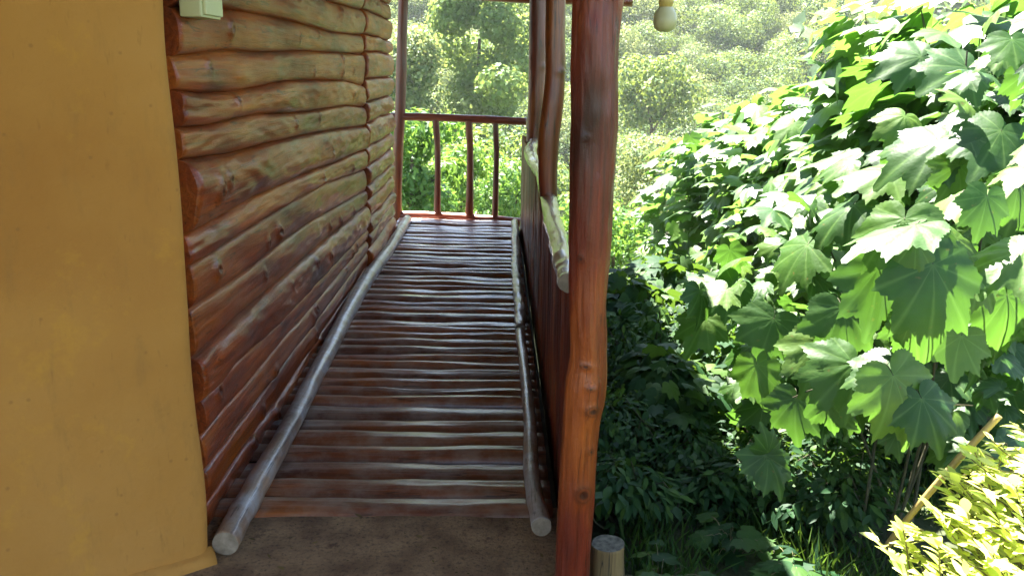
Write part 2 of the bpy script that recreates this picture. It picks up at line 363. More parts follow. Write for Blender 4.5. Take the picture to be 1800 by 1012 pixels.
# ------------------------------------------------------------ plaster wall
def plaster():
    m, n, out = newmat('ochre plaster'); L = n.links.new; tc = N(n, 'ShaderNodeTexCoord')
    a = noise_n(n, tc.outputs['Object'], 1.4, 5, .55); r = ramp(n, [(.3, (.34, .145, .028)), (.5, (.39, .18, .038)), (.68, (.43, .21, .052))]); L(a.outputs[0], r.inputs[0])
    b = noise_n(n, tc.outputs['Object'], 14, 6, .7); r2 = ramp(n, [(.64, (0, 0, 0)), (.8, (.5, .5, .5))]); L(b.outputs[0], r2.inputs[0])
    c = mixc(n, r2.outputs[0], r.outputs[0], (.24, .10, .02))
    mpz = N(n, 'ShaderNodeMapping'); mpz.inputs['Scale'].default_value = (9, 9, 2.2); L(tc.outputs['Object'], mpz.inputs['Vector'])
    dn = noise_n(n, mpz.outputs[0], 1.6, 6, .7); dr = ramp(n, [(.55, (0, 0, 0)), (.75, (.55, .55, .55))]); L(dn.outputs[0], dr.inputs[0]); c = mixc(n, dr.outputs[0], c, (.26, .13, .035))
    mpt = N(n, 'ShaderNodeMapping'); mpt.inputs['Scale'].default_value = (60, 60, 16); L(tc.outputs['Object'], mpt.inputs['Vector'])
    tn = noise_n(n, mpt.outputs[0], 1, 2, .5); tr = ramp(n, [(.68, (0, 0, 0)), (.76, (.3, .3, .3))]); L(tn.outputs[0], tr.inputs[0]); c = mixc(n, tr.outputs[0], c, (.22, .10, .025))
    en = noise_n(n, tc.outputs['Object'], 4.5, 8, .75); er_ = ramp(n, [(.56, (0, 0, 0)), (.7, (.5, .5, .5))]); L(en.outputs[0], er_.inputs[0]); c = mixc(n, er_.outputs[0], c, (.50, .25, .03))
    sp = N(n, 'ShaderNodeTexVoronoi'); sp.inputs['Scale'].default_value = 16; sp.inputs['Randomness'].default_value = 1; L(tc.outputs['Object'], sp.inputs['Vector'])
    r3 = ramp(n, [(.05, (.55, .55, .55)), (.11, (0, 0, 0))]); L(sp.outputs['Distance'], r3.inputs[0]); c = mixc(n, r3.outputs[0], c, (.24, .11, .03))
    p = N(n, 'ShaderNodeBsdfPrincipled'); L(c, p.inputs['Base Color']); p.inputs['Roughness'].default_value = .75; p.inputs['Specular IOR Level'].default_value = .15
    f = noise_n(n, tc.outputs['Object'], 25, 8, .6); bn = N(n, 'ShaderNodeBump'); bn.inputs['Strength'].default_value = .5; bn.inputs['Distance'].default_value = .012
    L(f.outputs[0], bn.inputs['Height']); L(bn.outputs[0], p.inputs['Normal']); L(p.outputs[0], out.inputs[0])
    cor = on_z(371, 985, 0); d = Vector((-.80, -.60, 0)).normalized(); back = Vector((-.60, .80, 0))
    vs, fs = [], []; nu, nv = 60, 70; r_ = .035
    import bmesh; bm = bmesh.new(); V = []
    prof = []
    # plan profile: rounded corner at cor, then the long face
    for k in range(9):
        a_ = math.pi/2*k/8; prof.append(cor+d*(r_-r_*math.sin(a_))+back*(r_-r_*math.cos(a_))) if False else None
    plan = [cor+back*.5+d*0]+[cor+back*(r_*(1-math.sin(math.pi/2*k/8)))+d*(r_*(1-math.cos(math.pi/2*k/8))) for k in range(9)]
    plan += [cor+d*(.035+3.2*(k/nu)**1.1) for k in range(1, nu+1)]+[cor+d*3.235+back*.5]
    for j in range(nv+1):
        z = -.12+2.75*j/nv
        for i, q in enumerate(plan):
            s = (q-cor).dot(d); amp = .016
            off = Vector((.6, -.8, 0))*(amp*noise.noise(Vector((s*2.2, z*1.6, 4))))
            edge = d*(.012*noise.noise(Vector((z*2.3, 1, 9)))) if s < .2 else Vector()
            V.append(bm.verts.new(Vector((q.x, q.y, z))+off+edge))
    w_ = len(plan)
    for j in range(nv):
        for i in range(w_-1): a_ = j*w_+i; bm.faces.new((V[a_], V[a_+w_], V[a_+w_+1], V[a_+1]))
    bmesh.ops.recalc_face_normals(bm, faces=bm.faces[:])
    me = bpy.data.meshes.new('plaster_wall'); bm.to_mesh(me); bm.free(); smooth(me)
    pw = empty('plaster_wall', cor, 'ochre yellow plastered wall at the near left corner of the house', 'wall')
    link('wall_face', me, m, pw)
    # rough skirt of plaster at the foot
    base = []
    for k in range(30):
        s = k/29*1.1; q = cor+d*(s-.01)+Vector((.6, -.8, 0))*.012; base.append(q)
    vs, fs = [], []
    for q in base:
        s = (q-cor).dot(d)
        for (o_, z) in ((.022, -.05), (.016, .005), (.010, .02+.010*noise.noise(Vector((s*9, 0, 0)))), (.0, .03+.016*noise.noise(Vector((s*7, 2, 0)))), (-.03, .04)):
            vs.append(q+Vector((.6, -.8, 0))*o_+Vector((0, 0, z)))
    for i in range(29):
        for j in range(4): a_ = i*5+j; fs.append((a_, a_+5, a_+6, a_+1))
    fs.append((0, 1, 2, 3, 4))
    me = bpy.data.meshes.new('plaster_foot'); me.from_pydata([tuple(v) for v in vs], [], fs); smooth(me); link('plaster_foot', me, m, pw)
    return m
plaster()

# junction box high on the log wall
def jbox():
    m = plain('cream plastic', (.55, .56, .30), (.6, .6, .36), 6, .45, .05)
    p = on_x(360, 32, XW+.075); b = empty('junction_box', p, 'small cream plastic electrical box fixed high on the log wall', 'electrical box')
    y0, y1 = on_x(339, 20, XW+.06).y, on_x(374, 20, XW+.06).y
    box('box_body', (XW+.02, y0, p.z), (XW+.085, y1, p.z+.14), m, b, .006)
    box('box_cover', (XW+.085, y0+.012, p.z+.008), (XW+.096, y1-.012, p.z+.132), m, b, .004)
jbox()

# ------------------------------------------------------------ deck
deck = empty('walkway_deck', (-.45, 2.75, 0), 'wooden walkway floor of varnished split poles laid crosswise', 'walkway')
yy = 2.745; k = 0; rk = random.Random(11)
YE = 8.66
while yy < YE:
    wdt = rk.uniform(.125, .165) if yy < 3.7 else rk.uniform(.10, .17) if yy < 5 else rk.uniform(.11, .20)
    f = (yy-2.7)/(YE-2.7); skew = -.14*f**1.2          # the right-hand end comes nearer towards the far end
    yl, yr = yy+wdt/2-skew/2, yy+wdt/2+skew/2
    xl, xr = XW-.005, XR-.01
    wb = [rk.uniform(-.008, .008) for _ in range(4)]; zc = .006+rk.uniform(-.006, .008)
    rz = wdt*.52
    n = 50; seg = 20; vs, fs, kn = [], [], []
    sd_ = rk.uniform(0, 90); tp = rk.uniform(-.14, .14)
    for i in range(n+1):
        t = i/n; x = xl+(xr-xl)*t; yc = yl+(yr-yl)*t+.004*noise.noise(Vector((t*2.2, sd_, 0))); w2 = wdt/2*(1+tp*(t-.5)+.07*noise.noise(Vector((t*3, sd_, 5))))*.972
        hh = (.032 if yy < 3.7 else .046)*(1+.25*noise.noise(Vector((t*3, sd_, 9))))
        for j in range(seg+1):
            s = -1+2*j/seg; z = zc+hh*(1-abs(s)**2.5)**.62*1.0-.02
            z += .004*noise.noise(Vector((x*6, s*1.5, sd_)))+(.004 if yy > 3.7 else .003)*noise.noise(Vector((x*1.3, s*2.2*wdt/.12, sd_+9)))*(1-s*s)
            vs.append((x, yc+s*w2, z)); kn.append(0)
    for i in range(n):
        for j in range(seg): a = i*(seg+1)+j; fs.append((a, a+seg+1, a+seg+2, a+1))
    for i, fl in ((0, 0), (n, 1)):
        lp = [i*(seg+1)+j for j in range(seg+1)]; fs.append(tuple(lp[::-1] if fl else lp))
    me = bpy.data.meshes.new('floor_pole'); me.from_pydata(vs, [], fs); me.polygons.foreach_set('use_smooth', [len(f_) == 4 for f_ in fs]); me.update()
    link('floor_pole', me, M['slat'], deck)
    yy += wdt*.985; k += 1
box('gap_shade_sheet', (XW+.08, 2.84, -.14), (XR+.01, YE-.1, -.016), M['dark'], deck, 0)  # dark sheet under the whole deck, its colour stands for shade between poles
# long poles pinning the edges
def zpt(px, py, z): return tuple(on_z(px, py, z))
pole('edge_pole', [zpt(396, 955, .045), zpt(440, 872, .05), zpt(508, 752, .055), zpt(570, 630, .05), zpt(636, 505, .055), zpt(684, 438, .05), zpt(716, 386, .05)],
     [.040, .043, .040, .041, .050, .047, .044], M['edge'], deck, 110, lump=.10, knots=[(.36, 1.2, .02), (.12, 2, .02), (.7, 1, .015)], seedv=2, capmat=M['cut'])
pole('edge_pole', [zpt(952, 925, .05), zpt(935, 840, .05), zpt(931, 740, .05), zpt(922, 650, .05), zpt(914, 583, .05)],
     [.033, .029, .027, .025, .026], M['edge'], deck, 80, lump=.12, knots=[(.3, 1.5, .015)], seedv=5, capmat=M['cut'])
pole('edge_pole', [zpt(914, 578, .05), zpt(914, 535, .055), zpt(907, 480, .05), zpt(907, 440, .055), zpt(905, 390, .05)],
     [.028, .036, .033, .034, .032], M['edge'], deck, 80, lump=.3, freq=7, knots=[(.3, 1.5, .02)], seedv=9, capmat=M['cut'])

# ------------------------------------------------------------ right-hand balustrade
bal = empty('side_balustrade', (XR+.05, 3, 0), 'solid side balustrade of upright slab boards with glossy peeling handrail', 'balustrade')
YB = 2.52
vs_all, fs_all, kn = [], [], []
y = YB-.05; rk = random.Random(5); mats = []
while y < 8.6:
    wdt = rk.uniform(.085, .14); ztop = .86+rk.uniform(-.02, .02); zbot = -.35; base = len(vs_all); nz = 26; seg = 8; s0 = rk.uniform(0, 99)
    for i in range(nz+1):
        z = zbot+(ztop-zbot)*i/nz
        for j in range(seg+1):
            s = -1+2*j/seg; x = XR+.055-.030*(1-abs(s)**2.2)**.6+.007*noise.noise(Vector((z*3, s, s0)))
            vs_all.append((x, y+wdt/2+s*wdt/2*.99+.004*noise.noise(Vector((z*4, s0, 1))), z))
    for i in range(nz):
        for j in range(seg): a = base+i*(seg+1)+j; fs_all.append((a, a+seg+1, a+seg+2, a+1))
    y += wdt
me = bpy.data.meshes.new('slab_boarding'); me.from_pydata(vs_all, [], fs_all); smooth(me)
link('slab_boarding', me, M['post'], bal)
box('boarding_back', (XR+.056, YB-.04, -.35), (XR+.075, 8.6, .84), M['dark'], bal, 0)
P2Y, P3Y = 4.12, 7.9
hz = .905
def hp(px, py): return tuple(on_z(px, py, hz))
pole('handrail', [hp(999, 497), hp(990, 455), hp(974, 395), hp(963, 343)], [.028, .034, .036, .036], M['rail'], bal, 80, lump=.28, freq=6, seedv=3, knots=[(.1, 1.6, .02), (.45, 1.2, .015)], capmat=M['cut'])
pole('handrail', [tuple(on_z(963, 343, hz)), (XR+.05, 5.2, hz-.01), (XR+.02, 6.2, hz+.01), tuple(on_y(939, 248, 7.85))], [.038, .036, .044, .038], M['rail'], bal, 80, lump=.25, freq=4, seedv=8, capmat=M['cut'])

# posts (each traced centreline stands in its own plane)
def ppath(Y, pts): return [tuple(on_y(px, py, Y)) for px, py in pts]
YP = 2.36
bp = empty('post', tuple(on_y(1012, 1040, YP)), 'thick red brown varnished tree trunk post with knots in front of the shrubs', 'post', 'roof posts')
pole('post_trunk', [tuple(on_y(1060, -420, YP))]+ppath(YP, [(1054, -60), (1048, 60), (1045, 180), (1042, 280), (1038, 400), (1033, 520), (1034, 620), (1029, 680), (1020, 760), (1014, 860), (1006, 980), (1000, 1075)]),
     [x*.98 for x in (.064, .064, .064, .063, .061, .058, .055, .053, .060, .054, .053, .053, .060)], M['post'], bp, 300, seg=90, flute=.035, lump=.10, freq=4, seedv=1,
     knots=[(.70, 5.1, .030), (.83, 5.0, .034), (.60, 4.5, .020), (.3, 4.3, .014), (.655, 4.85, .016), (.77, 5.3, .015), (.45, 4.2, .014)])
sp = empty('post', tuple(on_y(972, 345, P2Y)), 'crooked slim dark post rising behind the handrail between the other two', 'post', 'roof posts')
pole('post_trunk', [tuple(on_y(982, -260, P2Y))]+ppath(P2Y, [(978, -40), (976, 60), (976, 130), (971, 190), (965, 240), (963, 300), (964, 345)]),
     [.045, .045, .044, .046, .050, .050, .045, .042], M['dpost'], sp, 160, seg=26, lump=.07, freq=2, seedv=4, knots=[(.42, 5.3, .02)])
tp_ = empty('post', tuple(on_y(940, 330, P3Y)), 'far right corner post where the end railing meets the balustrade', 'post', 'roof posts')
pole('post_trunk', ppath(P3Y, [(948, -60), (946, 60), (944, 150), (940, 240), (934, 330), (928, 420), (926, 520)]), [.085, .08, .075, .075, .075, .08, .08], M['dpost'], tp_, 140, seg=26, lump=.10, freq=2, seedv=6, knots=[(.27, 5.5, .03)])
P4Y = 8.88
lp = empty('post', tuple(on_y(697, 385, P4Y)), 'slim dark post at the far left end beside the log wall corner', 'post', 'roof posts')
pole('post_trunk', ppath(P4Y, [(710, -50), (707, 60), (704, 180), (699, 280), (697, 390), (696, 430)]), [.050, .050, .052, .052, .052, .055], M['dpost'], lp, 100, seg=22, lump=.10, freq=3, seedv=7)

# end railing
er = empty('end_railing', tuple(on_y(800, 385, 7.7)), 'dark wooden railing with three balusters closing the far end of the walkway', 'railing')
def ey(px): return 8.90-.17*(px-690)/235
def ep(px, py): return tuple(on_y(px, py, ey(px)))
pole('top_rail', [ep(684, 205), ep(740, 206), ep(800, 208), ep(870, 211), ep(926, 214)], [.036, .040, .038, .040, .036], M['railx'], er, 70, lump=.12, seedv=1)
pole('bottom_rail', [ep(690, 378), ep(760, 380), ep(830, 384), ep(915, 391)], [.046, .048, .046, .048], M['railx'], er, 60, lump=.12, seedv=2)
for (xt, xb, r, s) in ((766, 769, .034, 3), (824, 825, .037, 4), (871, 870, .030, 5)):
    pole('baluster', [ep(xt, 208), ep((xt+xb)/2+2, 280), ep(xb, 386)], [r*.95, r*.9, r*1.05], M['dpost'], er, 50, seg=16, lump=.16, seedv=s)

# stump beside the big post
st = on_z(1068, 1030, -.05); st = Vector((.40, 2.64, -.2))
st = on_y(1069, 954, 2.45)
pole('stump', [(st.x, st.y, -.3), (st.x+.003, st.y, -.1), (st.x, st.y, st.z)], [.058, .055, .052], M['stump'], None, 40, seg=28, lump=.08, seedv=3, capmat=plain('weathered end grain', (.05, .045, .035), (.16, .145, .12), 60, .9, .8, .006))
tag(bpy.context.scene.objects['stump'], 'short sawn log stump with grey top beside the foot of the thick post', 'stump')

# roof over the walkway
rf = empty('porch_roof', (-1, 3, 2.3), 'edge of the porch roof showing just above the far posts', 'roof')
EX = .54
def roofsheet():
    vs, fs = [], []; n = 90; y0, y1 = -2.0, 9.9
    for i in range(n+1):
        x = EX-5.2*i/n; z = 2.27+.30*(EX-x)+.010*math.sin(i*2.2)
        vs += [(x, y0, z), (x, y1, z), (x, y0, z+.03), (x, y1, z+.03)]
    for i in range(n):
        a = i*4; fs += [(a, a+1, a+5, a+4), (a+2, a+6, a+7, a+3), (a, a+4, a+6, a+2), (a+1, a+3, a+7, a+5)]
    fs += [(0, 2, 3, 1), (n*4, n*4+1, n*4+3, n*4+2)]
    me = bpy.data.meshes.new('roof_sheet'); me.from_pydata(vs, [], fs); link('roof_sheet', me, M['roof'], rf)
roofsheet()
be0, be1 = on_y(878, -6, 8.7), on_y(1112, 3, 8.55)
pole('eave_beam', [(-1.6, 8.9, be0.z+.12), tuple(be0), tuple((be0+be1)/2), tuple(be1)], .05, M['railx'], rf, 60, lump=.1, seedv=3)
pole('wall_plate', [(XR+.05, 0, 2.27), (XR+.05, 4, 2.26), (XR+.08, 8.5, 2.26)], .05, M['rail'], rf, 60, lump=.1, seedv=4)

# hanging lamp
def lamp():
    p = on_y(1168, 57, 2.95); g = plain('cream lamp glass', (.40, .36, .17), (.46, .42, .22), 9, .35, .05, .003)
    br = plain('yellowed lamp holder', (.42, .30, .08), (.5, .38, .12), 9, .4, .05)
    b = empty('hanging_lamp', p, 'cream light bulb hanging in its holder from the roof edge', 'lamp')
    lathe('bulb', [(0, 0), (.012, .001), (.022, .004), (.030, .010), (.0355, .019), (.0375, .030), (.0375, .046), (.0365, .048), (.036, .050), (.034, .058), (.029, .067), (.022, .076), (.017, .083)], g, p, b)
    lathe('lamp_holder', [(.0175, .074), (.021, .076), (.021, .084), (.0235, .086), (.0235, .110), (.021, .113), (.021, .145), (.0235, .148), (.0235, .16), (.008, .175), (.0, .176)], br, p, b)
    pole('cord', [(p.x, p.y, p.z+.17), (p.x+.004, p.y, p.z+.4), (p.x-.01, p.y, 2.30)], .004, M['dark'], b, 12, seg=8, lump=0)
lamp()

# ------------------------------------------------------------ foliage
def palmate(teeth=True, fold=.06, droop=.22):
    """lobed leaf: base at origin, tip along +Y, unit length"""
    pol = [(-172, .16), (-150, .34), (-126, .44), (-112, .46), (-98, .50), (-86, .60), (-72, .74), (-62, .62), (-52, .60), (-44, .70), (-33, .88), (-25, .74), (-17, .70), (-10, .84), (-4, .98), (0, 1.08)]
    full = pol+[(-a, r) for a, r in pol[-2::-1]]
    lob = [-112, -72, -33, 0, 33, 72, 112]
    o = Vector((0, .0, 0)); vs = [(0, 0, 0)]; vein = [1.0]
    def hgt(a, r):
        da = min(abs(a-l) for l in lob); z = fold*r*(math.cos(math.radians(da*5)))*-.35
        x, y = r*math.sin(math.radians(a)), r*math.cos(math.radians(a))
        return z-droop*(x*x*1.1+max(0, y)**2*.8)
    for ring in (.5, 1):
        for i, (a, r) in enumerate(full):
            q = r*ring; x, y = q*math.sin(math.radians(a)), q*math.cos(math.radians(a)); vs.append((x, y+.12*0, hgt(a, q)))
            vein.append((.8 if ring < 1 else .3) if min(abs(a-l) for l in lob) < 1 else 0)
    n = len(full); fs = []
    for i in range(n-1):
        fs.append((0, 1+i+1, 1+i)); fs.append((1+i, 1+i+1, 1+n+i+1, 1+n+i))
    return np.array(vs), fs, np.array(vein)
def palmate_hi():
    key = [(-172, .14), (-150, .32), (-126, .45), (-112, .50), (-98, .50), (-86, .58), (-72, .76), (-62, .66), (-52, .62), (-44, .70), (-33, .90), (-25, .78), (-17, .72), (-10, .84), (-4, .99), (0, 1.09)]
    key = key+[(-a, q) for a, q in key[-2::-1]]; A = np.array([a for a, q in key]); Q = np.array([q for a, q in key]); n = 93; ang = np.linspace(-172, 172, n)
    lob = np.array([-112, -72, -33, 0, 33, 72, 112]); vs = [(0, 0, 0)]; vein = [1.0]; rings = (.12, .3, .5, .7, .86, 1)
    for ring in rings:
        for i, a in enumerate(ang):
            q = np.interp(a, A, Q)*(1+(.035 if i % 2 else -.03)*(ring == 1)); q *= ring; da = np.abs(lob-a).min(); x, y = q*math.sin(math.radians(a)), q*math.cos(math.radians(a))
            z = -.006*math.cos(math.radians(min(da*8, 180)))*min(1, q*2)-.24*(x*x*1.3+max(0, y)**2.2)+.018*math.sin(x*17+y*5)*q+.012*math.sin(y*23)*q
            vs.append((x, y, z)); vein.append(1.0 if da < 1.9 else 0)
    fs = [(0, 2+i, 1+i) for i in range(n-1)]
    for k in range(len(rings)-1):
        b = 1+k*n; fs += [(b+i, b+i+1, b+n+i+1, b+n+i) for i in range(n-1)]
    return np.array(vs), fs, np.array(vein)
def oval(wd=.4, fold=.12, droop=.15, seg=3):
    prof = [(0, 0), (.25, .75), (.5, 1), (.78, .62), (1, 0)]; vs = []
    for t, q in prof: vs += [(-wd/2*q, t, fold*q*wd-droop*t*t), (0, t, -droop*t*t), (wd/2*q, t, fold*q*wd-droop*t*t)]
    fs = []
    for i in range(4): a = i*3; fs += [(a, a+1, a+4, a+3), (a+1, a+2, a+5, a+4)]
    return np.array(vs), fs, np.array([0, .0, 0]*5)
def blade(): # cheap two-triangle leaf clump
    return np.array([(0, 0, 0), (-.42, .45, .08), (0, 1, 0), (.42, .5, .08)]), [(0, 2, 1), (0, 3, 2)], np.zeros(4)
def leaf_mesh(name, tpl, P, D, Nn, S, T):
    V, Fc, vein = tpl; P = np.asarray(P, float); D = np.asarray(D, float); Nn = np.asarray(Nn, float); S = np.asarray(S, float); T = np.asarray(T, float)
    D = D/np.linalg.norm(D, axis=1, keepdims=True); X = np.cross(D, Nn); X /= np.linalg.norm(X, axis=1, keepdims=True)+1e-9; Z = np.cross(X, D)
    k = len(V); n = len(P)
    rr_ = np.random.default_rng(n); u = rr_.normal(size=(5, n, 1)); vx, vy, vz = V[None, :, 0], V[None, :, 1], V[None, :, 2]
    lx = vx*(1+.13*np.clip(u[0], -2, 2))+.10*u[3]*vy*vy; lz = vz*(1+.3*np.clip(u[4], -2, 2))-.12*u[1]*vy*vy-.16*abs(u[2])*vx*vx+.14*u[3]*vx*vy
    W = P[:, None]+S[:, None, None]*(lx[..., None]*X[:, None]+vy[..., None]*D[:, None]+lz[..., None]*Z[:, None])
    me = bpy.data.meshes.new(name); me.vertices.add(n*k); me.vertices.foreach_set('co', W.reshape(-1))
    ls = np.array([len(f) for f in Fc]); li = np.concatenate([np.array(f) for f in Fc])
    loops = (li[None]+np.arange(n)[:, None]*k).reshape(-1); tot = np.tile(ls, n); start = np.concatenate([[0], np.cumsum(tot)[:-1]])
    me.loops.add(len(loops)); me.loops.foreach_set('vertex_index', loops.astype(np.int32))
    me.polygons.add(len(tot)); me.polygons.foreach_set('loop_start', start.astype(np.int32)); me.polygons.foreach_set('loop_total', tot.astype(np.int32))
    me.attributes.new('tint', 'FLOAT', 'POINT').data.foreach_set('value', np.repeat(T, k).astype(np.float32))
    me.attributes.new('vein', 'FLOAT', 'POINT').data.foreach_set('value', np.tile(vein, n).astype(np.float32))
    me.update(calc_edges=True); me.polygons.foreach_set('use_smooth', np.ones(len(tot), bool)); return me
PAL = palmate(); PAH = palmate_hi(); OV = oval(); OVN = oval(.32, .1, .1); OVB = oval(.62, .14, .2); BL = blade()
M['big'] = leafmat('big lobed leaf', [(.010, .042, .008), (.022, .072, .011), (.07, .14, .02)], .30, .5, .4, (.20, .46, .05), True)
M['big_sunlit'] = leafmat('lobed leaf painted sunlit', [(.02, .07, .014), (.05, .12, .02), (.12, .20, .03)], .38, .48, .6, (.26, .52, .07), True)  # lit copy of the big leaf, sunlight put into its lighter colour
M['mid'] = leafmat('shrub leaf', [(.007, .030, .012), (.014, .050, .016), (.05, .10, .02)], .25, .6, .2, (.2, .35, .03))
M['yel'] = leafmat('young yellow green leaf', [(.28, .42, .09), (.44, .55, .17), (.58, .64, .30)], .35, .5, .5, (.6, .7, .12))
M['young'] = leafmat('young tree leaf', [(.03, .10, .02), (.08, .18, .03), (.17, .27, .05)], .38, .5, .4, (.3, .5, .06))
M['feather'] = leafmat('feathery tree leaf', [(.05, .10, .025), (.12, .20, .045), (.25, .33, .08)], .42, .55, .3, (.42, .5, .1))
M['far'] = leafmat('forest leaf', [(.022, .065, .020), (.06, .13, .032), (.18, .25, .06)], .3, .6, .3, (.35, .42, .06))
M['farb'] = leafmat('pale forest leaf', [(.045, .09, .03), (.10, .165, .05), (.21, .26, .085)], .3, .6, .3, (.4, .42, .12))
M['bark'] = plain('bark', (.05, .038, .025), (.10, .08, .055), 12, .9, .6)
M['stem'] = plain('stem with painted shade', (.03, .03, .014), (.06, .055, .025), 20, .8, .3)  # darker than the twigs: undergrowth shade put into the colour
M['twig'] = plain('green brown stem', (.10, .09, .04), (.16, .14, .06), 20, .7, .3)

def tubes(name, paths, mat, parent=None, seg=6):
    """several thin stems of one plant in one mesh: paths = [(points, r0, r1)]"""
    vs, fs = [], []
    for pts, r0, r1 in paths:
        C = catmull(pts, max(6, len(pts)*4)); n = len(C)-1; b = len(vs)
        for i, c in enumerate(C):
            tan = (C[min(i+1, n)]-C[max(i-1, 0)]).normalized(); up = Vector((.3, 1, .1)); sx = tan.cross(up).normalized(); sy = sx.cross(tan); r = r0+(r1-r0)*i/n
            for j in range(seg): a = 2*math.pi*j/seg; vs.append(c+(sx*math.cos(a)+sy*math.sin(a))*r)
        for i in range(n):
            for j in range(seg): a, q = b+i*seg+j, b+i*seg+(j+1) % seg; fs.append((a, q, q+seg, a+seg))
    me = bpy.data.meshes.new(name); me.from_pydata([tuple(v) for v in vs], [], fs); smooth(me); return link(name, me, mat, parent)

def shrub(name, c, top, rad, nleaf, size, tpl, mat, label, cat='shrub', group=None, nst=9, seed=1, lean=(0, 0), low=.0, shell=.55, extra=()):
    """stems fanning from one foot; leaves fill a domed crown, denser at its skin"""
    rg = np.random.default_rng(seed); rd = random.Random(seed)
    gz = float(H(c[0], c[1])); root = empty(name, (c[0], c[1], gz), label, cat, group)
    hgt = top-gz; cx, cy = c[0]+lean[0], c[1]+lean[1]
    P, D, Nn, S, T = [], [], [], [], []; lobes = []
    for k in range(7):
        a = rd.uniform(0, 6.28); q = rd.uniform(.2, .65); lobes.append((math.cos(a)*q, math.sin(a)*q, rd.uniform(-.3, .55), rd.uniform(.4, .62)))
    lobes.append((0, 0, .45, .55)); lobes.append((0, 0, -.2, .8))
    zc = gz+hgt*(.5+low/2); rz = hgt*(.5-low/2)
    while len(P) < nleaf:
        L = rd.choice(lobes); v = Vector((rd.gauss(0, 1), rd.gauss(0, 1), rd.gauss(0, 1))).normalized(); q = L[3]*(rd.random()**shell*.6+.4)
        u = Vector((L[0], L[1], L[2]))+v*q
        if u.z < -1.0: continue
        p = Vector((cx+u.x*rad[0], cy+u.y*rad[1], zc+u.z*rz))
        out = Vector((u.x+v.x*.6, u.y+v.y*.6, 0)); out = out.normalized() if out.length > .01 else Vector((1, 0, 0))
        d = (out*rd.uniform(.5, 1)+Vector((rd.gauss(0, .35), rd.gauss(0, .35), rd.uniform(-.9, .15)))).normalized()
        nn = Vector((rd.gauss(0, .28), rd.gauss(0, .28), 1))+out*.25
        P.append(p); D.append(d); Nn.append(nn); S.append(size*rd.uniform(.55, 1.2)); T.append(rd.random())
    st = []
    for k in range(nst):
        L = lobes[k % len(lobes)]; e = Vector((cx+L[0]*rad[0]*1.2, cy+L[1]*rad[1]*1.2, zc+(L[2]+L[3]*.7)*rz)); b = Vector((c[0]+rd.uniform(-.12, .12), c[1]+rd.uniform(-.12, .12), gz-.05))
        m_ = b.lerp(e, .5)+Vector((rd.uniform(-.1, .1), rd.uniform(-.1, .1), .12*hgt*.5)); st.append(([b, m_, e], .004+.0025*hgt, .002))
    for (ps) in extra: st.append(ps)
    tubes('stem', st, M['stem'], root); me = leaf_mesh('foliage', tpl, P, D, Nn, S, T); link('foliage', me, mat, root)
    return root

G1 = 'big-leaved shrubs along the right of the house'
def pc(px, D): v = at(px, 506, 1); q = Vector((v.x, v.y, 0)); return (q*D).to_tuple()[:2]
def C2(px, D):          # ground position under photo column px at depth D
    p = on_y(px, 300, 1.0); k = D*.97; return (p.x*k, k)
LS = [
 ('tall', 1275, 8.6, 190, .85, 1.0, 420, .19, 'big-leaved shrub farthest left of its row, its sunlit top against the forest'),
 ('tall', 1360, 7.2, 175, .80, .9, 480, .19, 'rounded big-leaved shrub just right of the leftmost one, blown white by sun'),
 ('tall', 1450, 6.2, 120, .75, .85, 460, .19, 'big-leaved shrub in the middle of the row, top touching the distant hillside'),
 ('tall', 1560, 5.2, 10, .72, .8, 480, .19, 'tall big-leaved shrub reaching the top of the picture over the thicket'),
 ('tall', 1690, 4.3, -60, .70, .8, 430, .19, 'tall big-leaved shrub with thin bare stems standing in the shade at right'),
 ('tall', 1820, 3.6, -140, .70, .7, 380, .20, 'tallest big-leaved shrub cut by the right edge of the picture'),
 ('tall', 1700, 7.4, 60, 1.1, 1.0, 300, .22, 'wide big-leaved shrub hidden mostly behind the tall stemmed one at right'),
 ('tall', 1900, 6.2, 40, 1.1, 1.0, 300, .22, 'wide big-leaved shrub behind the tallest one at the right edge'),
]
for k, (nm, px, D, ty, rx, ry, n, s, lab) in enumerate(LS):
    c = C2(px, D); top = on_y(px, ty, c[1]).z
    shrub('broadleaf_shrub', c, top, (rx, ry), int(n*(2.4 if k < 4 else 1.9)), s*.80, PAL, M['big_sunlit'] if k < 5 else M['big'], lab, 'shrub', G1, 10, 20+k, low=.0)
